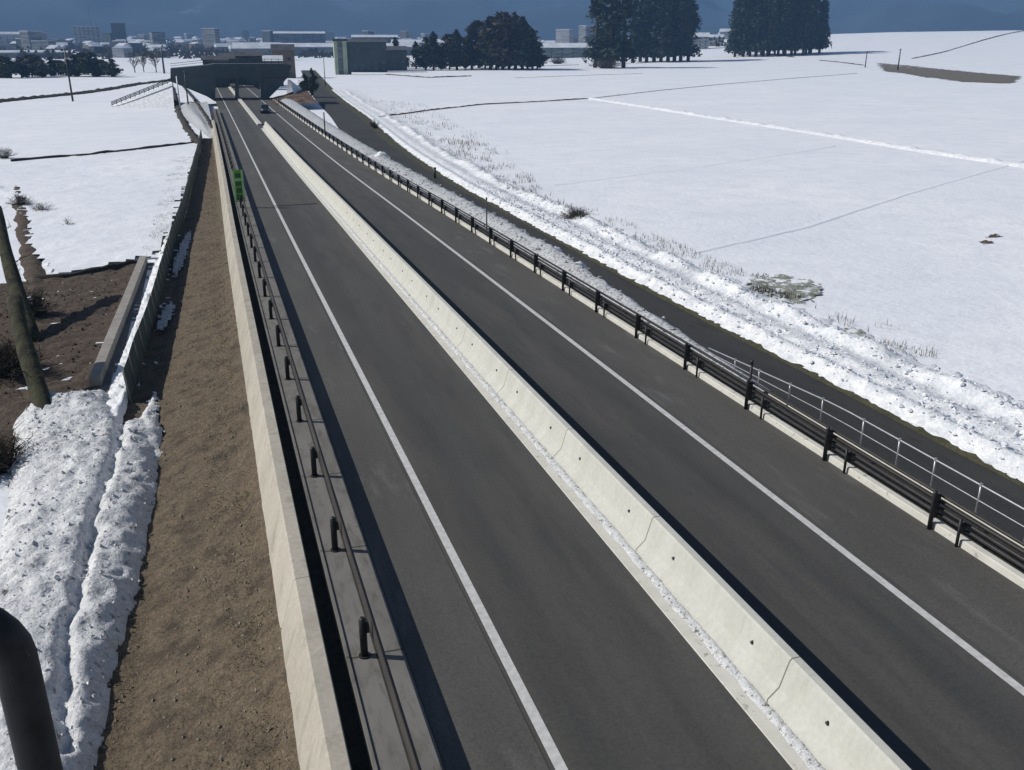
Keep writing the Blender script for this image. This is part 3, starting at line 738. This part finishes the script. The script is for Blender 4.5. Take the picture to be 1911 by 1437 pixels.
# ------------------------------------------------------------------ slim poles along the right
def slim(p, h, r, m, label, cap=True, head=None):
    o = thing('marker_pole', p, label, 'pole', None); b = MB(); b.tube([(0, 0, 0), (0, 0, h)], r, 8); b.build('pole', m, o)
    b = MB(); b.tube([(0, 0, h), (0, 0, h+.14)], r*1.25, 8); b.build('reflector', M['curb' if head else 'post'], o); return o
for px, py, t, h, lb, hd in ((903, 447, t_at(15.5, 444), 2.3, 'tall dark snow pole behind the guard rail, level with the twiggy bush', 0),
                         (624, 256, t_at(15.5, 254), 3.1, 'far slender pole with a white head behind the guard rail', 1),
                         (1405, 770, t_at(15.5, 752), 1.3, 'dark pole on the guard rail where the thin handrail begins', 0)):
    slim((cr(t)+15.5, t, zr(t)), h, .04 if t < 60 else .055 if t < 100 else .09, M['post'], lb, head=hd)
slim(at(812, 333), 1.0, .12, M['post'], 'short dark stake between the side road and the snow bank')

# ------------------------------------------------------------------ overpass
TB = 232.0; xb0 = 4.0
zb = zr(TB)
br = thing('overpass', (9, TB, zb), 'dark blue grey road overpass crossing above the highway in the distance', 'bridge')
def P2(px, py): # pixel on the plane y = TB
    q = seen(px, py, 1.0)-Vector((0, 0, CAM_H)); k = TB/q.y; return (q.x*k-9, 0, CAM_H+q.z*k-zb)
def slab(name, poly, y0, y1, m):
    P = [P2(*q) for q in poly]; b = MB(); n = len(P)
    b.v = [(p[0], y0, p[2]) for p in P]+[(p[0], y1, p[2]) for p in P]
    b.f = [tuple(range(n)), tuple(reversed(range(n, 2*n)))]+[(i, i+n, (i+1) % n+n, (i+1) % n) for i in range(n)]; b.sm = [False]*len(b.f)
    return b.build(name, m, br)
slab('deck', ((318, 128), (384, 122), (400, 119), (532, 119), (542, 122), (542, 130), (532, 145), (345, 146), (318, 143)), 0, 9, M['bridge'])
slab('abutment', ((318, 143.5), (402, 145.5), (402, 190), (386, 180), (352, 166), (318, 152)), .3, 8.5, M['bridge_c'])
slab('abutment', ((490, 145.5), (532, 145.5), (541, 131), (541, 140), (520, 165), (500, 185), (490, 190)), .3, 8.5, M['bridge_c'])
slab('pier', ((441, 145.5), (446, 145.5), (446, 188), (441, 188)), 1, 8, M['bridge_c'])
b = MB()
xa, _, za = P2(318, 127); xc, _, zc = P2(400, 118); xd, _, zd = P2(535, 118)
for (x1_, z1_), (x2_, z2_) in (((xa, za), (xc, zc)), ((xc, zc), (xd, zd))):
    b.tube([(x1_, .2, z1_+.9), (x2_, .2, z2_+.9)], .06, 6); b.tube([(x1_, .2, z1_+.45), (x2_, .2, z2_+.45)], .05, 6)
b.build('parapet_rail', M['bridge'], br)
b = MB(); k = 0; x = xc
while x < xd: b.tube([(x, .2, zc-.2), (x, .2, zc+.95)], .05, 5); x += 1.6
b.build('parapet_posts', M['bridge'], br)
slab('dark_line', ((404, 189), (446, 188), (446, 190.2), (404, 191)), -3.2, -2.6, M['rubber'])  # thin dark slab low across the road before the left opening
# approach road rising to the overpass on both sides
def ramp(name, x0_, z0_, x1_, z1_, m):
    b = MB(); rows = []
    for i in range(13):
        u = i/12; x = x0_+(x1_-x0_)*u; z = z0_+(z1_-z0_)*u
        rows.append([(x, TB-6*(z-ZF)*.22-1, ZF-.1), (x, TB+.8, z), (x, TB+8.4, z), (x, TB+10+(z-ZF)*1.4, ZF-.1)])
    b.grid(rows, False); return st(b.build(name, m))
xl = 9+P2(318, 130)[0]; zl = zb+P2(318, 154)[2]; xr_ = 9+P2(541, 124)[0]; zr2 = zb+P2(541, 150)[2]
ramp('approach_bank', xl, zl, -19, ZF+.2, M['bank']); ramp('approach_bank', xr_, zr2, 27, ZF+.2, M['bank'])
agl = thing('guard_fence', (xl, TB, zl), 'dark green guard fence climbing the bank to the left end of the overpass', 'guard rail')
b = MB()
for hh_ in (.35, .65, .95): b.tube([(0, 0, hh_), (-19-xl, 0, ZF+.2-zl+hh_)], .10, 6)
b.build('rail', M['bridge'], agl)
for k in range(14):
    u = k/13; b = MB(); b.tube([(0, 0, 0), (0, 0, 1.05)], .08, 6); po = b.build('post', M['bridge'], agl); po.location = ((-19-xl)*u, 0, (ZF+.2-zl)*u)
# brown retaining bank right of the opening
b = MB(); a0 = P2(500, 186); 
rows = []
for i in range(12):
    y = -22+i*2; rows.append([(9+a0[0]+u*9+.3*fn(u*5, y, 0, 1), TB+y, zb+.05+u*2.2*(i/11)+.3*fn(u*4, y, 3, .8)) for u in [j/7 for j in range(8)]])
b.grid(rows, True); st(b.build('bare_bank', mat('orange_soil', (.085, .055, .038), (.17, .11, .07), .5, .95, third=((.03, .022, .016), .6, .45, .6))))
# jagged dark ditch edge left of the road near the overpass
drape('ditch_edge', [at(*q) for q in ((322, 163), (328, 185), (335, 210), (343, 225), (352, 245), (375, 268))], 1.3, .5, M['verge'], seg=.5, jag=.4, wn=.45)
drape('ditch_edge', [at(*q) for q in ((342, 166), (362, 190), (385, 225), (398, 250))], .6, .2, M['verge'], seg=.8, zoff=.9, jag=.5)

# car on the right carriageway
tc = t_at(10.6, 211)
car = thing('parked_car', (cr(tc)+10.6, tc, zr(tc)+.02), 'small dark car on the right carriageway just this side of the overpass', 'car')
car.name = 'car'
b = MB(); rows = []
for y, z1, z2, w_ in ((-2.1, .35, .62, .72), (-2.0, .25, .80, .80), (-1.1, .22, .92, .84), (0, .22, .95, .85), (1.2, .22, .95, .85), (2.0, .25, .9, .8), (2.1, .4, .7, .74)):
    rows.append([(-w_, y, z1), (-w_, y, (z1+z2)/2), (-w_*.95, y, z2), (w_*.95, y, z2), (w_, y, (z1+z2)/2), (w_, y, z1)])
b.grid(rows, True, close=True); b.f.append(tuple(range(6))); b.sm.append(False); b.f.append(tuple(len(b.v)-6+i for i in reversed(range(6)))); b.sm.append(False)
b.build('body', M['car'], car)
b = MB(); b.box(-.74, .74, -1.0, 1.75, .93, 1.48, tx=.13, ty=.42); b.build('cabin', M['glass'], car)
b = MB(); b.box(-.58, .58, -.5, 1.25, 1.475, 1.52, tx=.05, ty=.1); b.build('roof', M['car'], car)
for x in (-.78, .78):
    for y in (-1.3, 1.35):
        b = MB(); b.tube([(x-.1, y, .31), (x+.1, y, .31)], .31, 16); b.build('wheel', M['rubber'], car)
for x in (-.55, .55): b = MB(); b.box(x-.16, x+.16, -2.13, -2.02, .58, .74); b.build('headlight', M['lampw'], car)

# ------------------------------------------------------------------ trees
def conifer(h, r, n, m, seed, wide=False):
    rn = random.Random(seed); o = bpy.data.objects.new('tree', None); COL.objects.link(o)
    c = MB(); c.tube([(0, 0, 0), (.1, 0, h*.5), (0, .1, h*.97)], [.028*h, .02*h, .004*h], 7)
    for k in range(26):
        z = h*rn.uniform(.12, .9); a = rn.random()*6.283; rr = r*((1-z/h)**.6+.08)*rn.uniform(.6, 1)
        if wide: rr = r*math.sin(math.pi*min(.97, max(.1, z/h)))**.5*rn.uniform(.5, 1)
        c.tube([(0, 0, z), (math.cos(a)*rr, math.sin(a)*rr, z+rr*.15)], [.006*h, .002*h], 4, False)
    c.build('trunk', M['bark'], o)
    c = MB(); N = n
    lob = [(rn.random()*6.283, rn.uniform(.15, .95), rn.uniform(.55, 1.1)) for _ in range(22)]
    for _ in range(N):
        a0_, zz, s_ = rn.choice(lob); z = max(.1, min(.99, zz+rn.gauss(0, .05)))
        prof_ = (1-z)**.62*1.05+.04 if not wide else math.sin(math.pi*min(.98, z*.92+.06))**.6
        a = a0_+rn.gauss(0, .45); rr = r*prof_*s_*rn.uniform(.25, 1.0)
        p = Vector((math.cos(a)*rr, math.sin(a)*rr, z*h)); q = r*rn.uniform(.07, .17)
        d1 = Vector((rn.uniform(-1, 1), rn.uniform(-1, 1), rn.uniform(-.5, .5))).normalized()*q; d2 = Vector((rn.uniform(-1, 1), rn.uniform(-1, 1), rn.uniform(-1, .6))).normalized()*q
        c.tri(p-d1, p+d1, p+d2*1.6)
    c.build('crown', m, o); return o
def bare(h, r, m, seed):
    rn = random.Random(seed); o = bpy.data.objects.new('tree', None); COL.objects.link(o)
    b = MB(); b.tube([(0, 0, 0), (.02*h, 0, h*.35), (0, .02*h, h*.7)], [.03*h, .02*h, .01*h], 7); b.build('trunk', M['bark'], o)
    c = MB()
    def br_(p, d, l, rad, dep):
        e = p+d*l; c.tube([p, p.lerp(e, .5)+Vector((rn.uniform(-.05, .05), rn.uniform(-.05, .05), 0))*l, e], [rad, rad*.8, rad*.5], 4, False)
        if dep == 0: return
        for _ in range(4):
            dd = (d+Vector((rn.uniform(-.8, .8), rn.uniform(-.8, .8), rn.uniform(-.1, .6)))).normalized(); br_(p.lerp(e, rn.uniform(.4, 1)), dd, l*rn.uniform(.5, .75), rad*.55, dep-1)
    for k in range(9):
        a = rn.random()*6.283; br_(Vector((0, 0, h*rn.uniform(.15, .6))), Vector((math.cos(a)*.6, math.sin(a)*.6, .8)).normalized(), h*.32, .012*h, 3)
    c.build('branches', m, o); return o
protos = [conifer(10, 2.6, 1500, M['conifer'], 1), conifer(10, 2.2, 1300, M['conifer'], 2), conifer(10, 3.8, 1500, M['conifer'], 3, True), conifer(10, 4.2, 1300, M['brown_tree'], 4, True), bare(10, 4, M['brown_tree'], 5)]
used = [False]*5
def plant(k, p, h, label, group, wide=1.0, rz=None, cat='tree'):
    if not used[k]: o = protos[k]; used[k] = True
    else: o = copy_tree(protos[k])
    o.location = p; o.scale = (h/10*wide, h/10*wide, h/10); o.rotation_euler.z = random.random()*6.28 if rz is None else rz
    return tag(o, label, cat, group)
G1 = 'trees of the grove at the far field edge'
DG = 545
def ground_at(px, D): return far(px, D, ZF+rise(*far(px, D)[:2]))
grove = [(738, 70, 1), (752, 95, 2), (775, 78, 0), (793, 70, 2), (808, 62, 0), (822, 88, 3), (838, 66, 3), (852, 58, 0), (868, 72, 3), (880, 50, 0), (893, 44, 3), (905, 64, 3), (915, 36, 0), (926, 46, 3), (938, 30, 3), (950, 44, 2), (962, 27, 1), (975, 36, 0), (985, 55, 3), (994, 62, 0), (1003, 78, 2)]
for i, (px, ty, k) in enumerate(grove):
    D = DG+random.uniform(-15, 25); h = hz(ty, D)-ZF
    nm = {0: 'dark pointed conifer in the grove', 1: 'slim dark conifer in the grove', 2: 'rounded dark evergreen in the grove', 3: 'brownish leafless tree in the grove'}[k]
    plant(k, ground_at(px, D), h, nm+' at the far edge of the right field', G1, 1.25 if k < 3 else 1.1)
G2 = 'tall cedars beyond the field'
for px, D, h, k, wd_, lb in ((1112, 585, 42, 1, 1.5, 'tall slim cedar on the left side of the thick cedar at the far field edge'),
                       (1138, 580, 48, 0, 1.5, 'tallest thick dark cedar standing over low scrub at the far field edge'),
                       (1165, 590, 42, 1, 1.5, 'tall cedar leaning against the right side of the thick one')):
    plant(k, ground_at(px, D), h, lb, G2, wd_*.75)
for i, (px, D, h) in enumerate(((1182, 700, 42), (1196, 720, 45), (1208, 705, 43), (1222, 720, 48), (1235, 700, 45), (1248, 712, 47), (1260, 722, 48), (1272, 708, 46), (1286, 716, 43))):
    plant(i % 2, ground_at(px, D), h, 'tall dark cedar in the row left of the blue hill gap', 'cedar row left of the gap', 1.1)
rn = random.Random(5)
for i in range(26):
    px = 1372+ (i % 13)*13+rn.uniform(-4, 4); D = 780+rn.uniform(0, 45); h = rn.uniform(46, 54)*(1 if i % 13 not in (0, 12) else .85)
    plant([0, 1, 1, 0, 0][i % 5], ground_at(px, D), h*rn.uniform(.86, 1.06), 'tall dark cedar in the dense stand right of the blue hill gap', 'cedar stand right of the gap', rn.uniform(.7, .95))
bush(ground_at(1135, 570), 11, 5, 200, M['brown_tree'], 'wide low scrub under the tallest cedar', seed=21)
for i, (px, ty) in enumerate(((-10, 100), (10, 104), (30, 103), (50, 100), (68, 106), (92, 103), (100, 108), (118, 106), (138, 100), (150, 97), (165, 96), (172, 105), (185, 108), (200, 106))):
    D = 470+random.uniform(-15, 30); plant(2 if i % 3 else 3, ground_at(px, D)-Vector((0, 0, .4)), hz(ty, D)-ZF+.6, 'dark round-topped tree in the hedge row across the far left field', 'trees of the left hedge row', 1.7)
for px, D, h, lb in ((245, 520, 9, 'bare grey tree right of the left hedge row'), (262, 530, 9, 'bare brown tree in the thin group left of the overpass'), (285, 520, 9.5, 'bare tree just left of the dark pole near the overpass'), (125, 505, 9, 'pale bare tree rising out of the left hedge row')):
    plant(4, ground_at(px, D), h, lb, 'bare trees left of the overpass', 1.0)
plant(0, at(530, 140, -1)+Vector((0, -3, 0)), 4.6, 'small dark evergreen at the right end of the overpass', None, 1.0)
plant(2, far(563, 262, ZF), 6, 'dark evergreen clump where the side road meets the crossing road', None, .9)
plant(2, far(578, 260, ZF), 7.4, 'pointed dark evergreen at the mouth of the side road', None, .55)

# ------------------------------------------------------------------ poles
def upole(px, D, h, label, arms=1, m='bark', r=.16, z=None):
    o = thing('utility_pole', ground_at(px, D) if z is None else far(px, D, z), label, 'utility pole'); b = MB(); b.tube([(0, 0, -.2), (0, 0, h)], [r*1.2, r*.8], 8); b.build('pole', M['post'] if m == 'bark' else M[m], o)
    for k in range(arms): b = MB(); b.box(-.9, .9, -.06, .06, h-.6-k*.9, h-.45-k*.9); b.build('crossarm', M['post'], o)
    return o
upole(119, 262, 12.5, 'dark utility pole standing in the left field dyke', 1, r=.2)
upole(300, 500, 12, 'dark utility pole behind the dyke left of the overpass', 1, r=.4)
upole(322, 215, 7.0, 'pale thin sign pole at the left end of the overpass', 0, 'galv', .12)
upole(338, 220, 8.0, 'second pole at the left end of the overpass, nearer the deck', 1, r=.14)
upole(1682, 560, 11, 'dark utility pole on the white slope far right', 1, r=.3)
upole(1620, 600, 9, 'small utility pole right of the cedar stand', 0, r=.26)
upole(602, 330, 9, 'thin pole left of the pale green tower', 0, r=.12)

# ------------------------------------------------------------------ buildings
def house(px, D, wd, dp, h, rh, wall, roof, label, cat='house', group=None, rz=None, zb_=None, win=True, hip=False):
    p = ground_at(px, D) if zb_ is None else far(px, D, zb_)
    az = -math.atan2(p.x, p.y) if rz is None else rz
    o = thing('house', p, label, cat, group, az); b = MB()
    b.box(-wd/2, wd/2, -dp/2, dp/2, -.5, h); b.build('wall', M[wall], o)
    b = MB(); e = .4
    if rh > 0:
        A = [(-wd/2-e, -dp/2-e, h-.05), (wd/2+e, -dp/2-e, h-.05), (wd/2+e, dp/2+e, h-.05), (-wd/2-e, dp/2+e, h-.05)]
        i_ = wd*.25 if hip else 0
        r1, r2 = (-wd/2-e+i_, 0, h+rh), (wd/2+e-i_, 0, h+rh)
        b.v = A+[r1, r2]; b.f = [(0, 1, 5, 4), (2, 3, 4, 5), (0, 4, 3), (1, 2, 5), (3, 2, 1, 0)]; b.sm = [False]*5
    else: b.box(-wd/2-.2, wd/2+.2, -dp/2-.2, dp/2+.2, h, h+.6)
    b.build('roof', M[roof], o)
    if win:
        nf = max(1, int(h/3.0)); nw = max(1, min(6, int(wd/3.5)))
        for f_ in range(nf):
            for k in range(nw):
                x = -wd/2+wd*(k+.5)/nw; b = MB(); b.box(x-.7, x+.7, -dp/2-.04, -dp/2+.1, f_*3+.9, f_*3+2.3); b.build('window', M['glass'], o)
    return o
rn = random.Random(12)
# factories with long white roofs
house(655, 1100, 150, 40, 9, 4, 'wall_g', 'roof_snow', 'long low factory with a white roof behind the teal shed', 'factory', rz=-.1)
house(560, 1500, 75, 40, 22, 3, 'wall_g', 'roof_snow', 'tall boxy factory block with white stripes left of the long factory', 'factory')
house(800, 1200, 90, 40, 12, 4, 'wall_w', 'roof_snow', 'white roofed factory half hidden by the grove', 'factory')
house(1060, 900, 60, 25, 9, 4, 'wall_g', 'roof_snow', 'snow roofed warehouse left of the tall cedar', 'warehouse')
house(480, 900, 42, 24, 10, 5, 'wall_g', 'roof_snow', 'grey hall with a sloping white roof behind the overpass', 'hall')
house(700, 1300, 60, 30, 18, 3, 'wall_t', 'roof_snow', 'greenish factory block with a flat white roof above the teal shed', 'factory')
house(1290, 1000, 34, 20, 12, 4, 'wall_w', 'roof_snow', 'pale block with a snowy roof in the gap between the cedars', 'building')
# teal shed and pale green tower by the side road
house(680, 505, 22, 12, 14.5, 1.5, 'wall_t', 'roof_dark', 'dark teal shed behind the pale green tower', 'shed')
house(712, 530, 26, 14, 10.5, 2, 'wall_t', 'roof_dark', 'lower dark hall right of the teal shed', 'shed')
tw = thing('gate_tower', ground_at(634, 462), 'narrow pale green concrete tower at the bend of the side road', 'tower')
b = MB(); b.box(-1.9, -.9, -1.4, 1.4, -.3, 9.2); b.build('pillar', M['pale_green_wall'], tw); b = MB(); b.box(.6, 1.9, -1.4, 1.4, -.3, 9.2); b.build('pillar', M['pale_green_wall'], tw)
b = MB(); b.box(-2.2, 2.2, -1.7, 1.7, 9.2, 9.8); b.build('cap', M['wall_t'], tw); b = MB(); b.box(-.9, .6, -.2, .2, -.3, 9.1); b.build('panel', M['wall_w'], tw)
b = MB(); b.box(1.9, 2.9, -1.2, 1.2, -.3, 8.8); b.build('shaft', M['wall_t'], tw)
tw.scale = (1.55, 1.55, 1.6); tw.rotation_euler.z = -.05
# houses right behind the overpass
for px, D, wd_, h, rh, wl, rf, lb in ((437, 330, 10, 9.0, 1.6, 'wall_t', 'roof_dark', 'grey green house just above the left part of the overpass'),
                              (462, 315, 8, 10, 1.3, 'wall_t', 'roof_dark', 'taller blue grey house above the middle of the overpass'),
                              (492, 340, 11, 8, 1.8, 'wall_g', 'roof_snow', 'house with a snowy roof above the right part of the overpass'),
                              (398, 300, 7, 9, 1.2, 'wall_t', 'roof_dark', 'low dark shed at the left above the overpass'),
                              (527, 420, 9, 11, 2.4, 'wall_b', 'roof_dark', 'brown house behind the right end of the overpass')):
    house(px, D, wd_, 8, h, rh, wl, rf, lb, rz=None)
# hazy town
cols = ['wall_w', 'wall_g', 'wall_b', 'wall_g', 'wall_t']
for i in range(290):
    px = rn.uniform(-20, 760) if i < 230 else rn.uniform(760, 1360); D = rn.uniform(1020, 2500)
    if 470 < px < 860 and D < 1500: D = rn.uniform(1500, 2400)
    wd_ = rn.uniform(10, 22); h = rn.uniform(6, 11) if rn.random() < .85 else rn.uniform(14, 28)
    wl = rn.choice(cols); rf = rn.choice(['roof_snow', 'roof_snow', 'roof_dark'])
    house(px, D, wd_, rn.uniform(9, 14), h, rn.uniform(2, 4) if h < 12 else 0, wl, rf, ('small distant house with a snowy roof in the hazy town' if rf == 'roof_snow' else 'small distant house with a dark roof in the hazy town') if h < 12 else ('distant multi storey block in the hazy town below the hills'), 'house' if h < 12 else 'apartment block',
          ('snowy roofed houses of the far town' if rf == 'roof_snow' else 'dark roofed houses of the far town') if h < 12 else 'multi storey blocks of the far town', rz=rn.uniform(-1, 1), win=False)
house(225, 1450, 18, 16, 34, 0, 'wall_t', 'roof_dark', 'dark tall block standing out in the middle of the left town', 'apartment block')
house(165, 1500, 34, 16, 30, 0, 'wall_w', 'roof_snow', 'wide pale block left of the dark tall block in the town', 'apartment block')
house(10, 1400, 44, 16, 20, 3, 'wall_w', 'roof_snow', 'wide pale hall at the left edge of the town', 'hall')
house(60, 1050, 60, 20, 5, 2, 'wall_g', 'roof_snow', 'long low shed with a white roof in front of the left town', 'shed')
house(94, 1200, 5, 5, 16, 0, 'wall_w', 'roof_snow', 'small white tower in front of the left town', 'tower')
b = MB(); rn = random.Random(77)
for i in range(900):
    px = rn.uniform(-20, 1370); D = rn.uniform(980, 2300); c = ground_at(px, D); r = rn.uniform(2.5, 6); hgt_ = rn.uniform(3, 9)
    for k in range(14):
        p = c+Vector((rn.gauss(0, r), rn.gauss(0, r), rn.random()*hgt_)); q = rn.uniform(1, 2.4)
        b.tri(p+Vector((-q, rn.uniform(-q, q), -q*.6)), p+Vector((q, rn.uniform(-q, q), -q*.5)), p+Vector((rn.uniform(-q, q), 0, q*1.3)))
tag(b.build('far_trees', M['brown_tree']), kind='stuff')
upole(174, 1500, 75, 'tall thin radio mast above the left town', 0, 'wall_g', .45)
drape('wood', [far(p, 1080) for p in (-20, 60, 120, 200, 260, 330)], 22, 3, M['verge'], seg=10, kind='stuff')
drape('wood', [far(p, 1450) for p in (330, 480, 600, 760, 900, 1100, 1300)], 40, 4, M['verge'], seg=10, kind='stuff')

# ------------------------------------------------------------------ hills
def hillrange(D, hgt, a0, a1, seed, name):
    rows = []
    for i in range(140):
        az = R(a0+(a1-a0)*i/139); r_ = []
        for j in range(22):
            u = j/21; d = D+u*2600
            x, y = d*math.sin(az), d*math.cos(az)
            z = hgt*(u**.75)*(.75+.35*fn(x, y, seed, .0006, 3))*(1+.0*u)+hgt*.30*fn(x, y, seed+3, .0022, 6)*min(1, u*3)
            r_.append((x, y, -8+max(0, z) if j else -12))
        rows.append(r_)
    b = MB(); b.grid(rows, True); return st(b.build(name, M['hill']))
hillrange(3000, 560, -30, 72, 2, 'hills')

# ------------------------------------------------------------------ air
b = MB(); b.box(-4500, 7000, -120, 6600, -16, 760)
hm = bpy.data.materials.new('air'); hm.use_nodes = True; n = hm.node_tree.nodes; n.remove(n['Principled BSDF'])
v = n.new('ShaderNodeVolumePrincipled'); v.inputs['Color'].default_value = (.28, .53, 1, 1); v.inputs['Density'].default_value = 2.4e-4; v.inputs['Anisotropy'].default_value = .0
hm.node_tree.links.new(v.outputs[0], n['Material Output'].inputs['Volume'])
tag(b.build('haze', hm), kind='stuff')
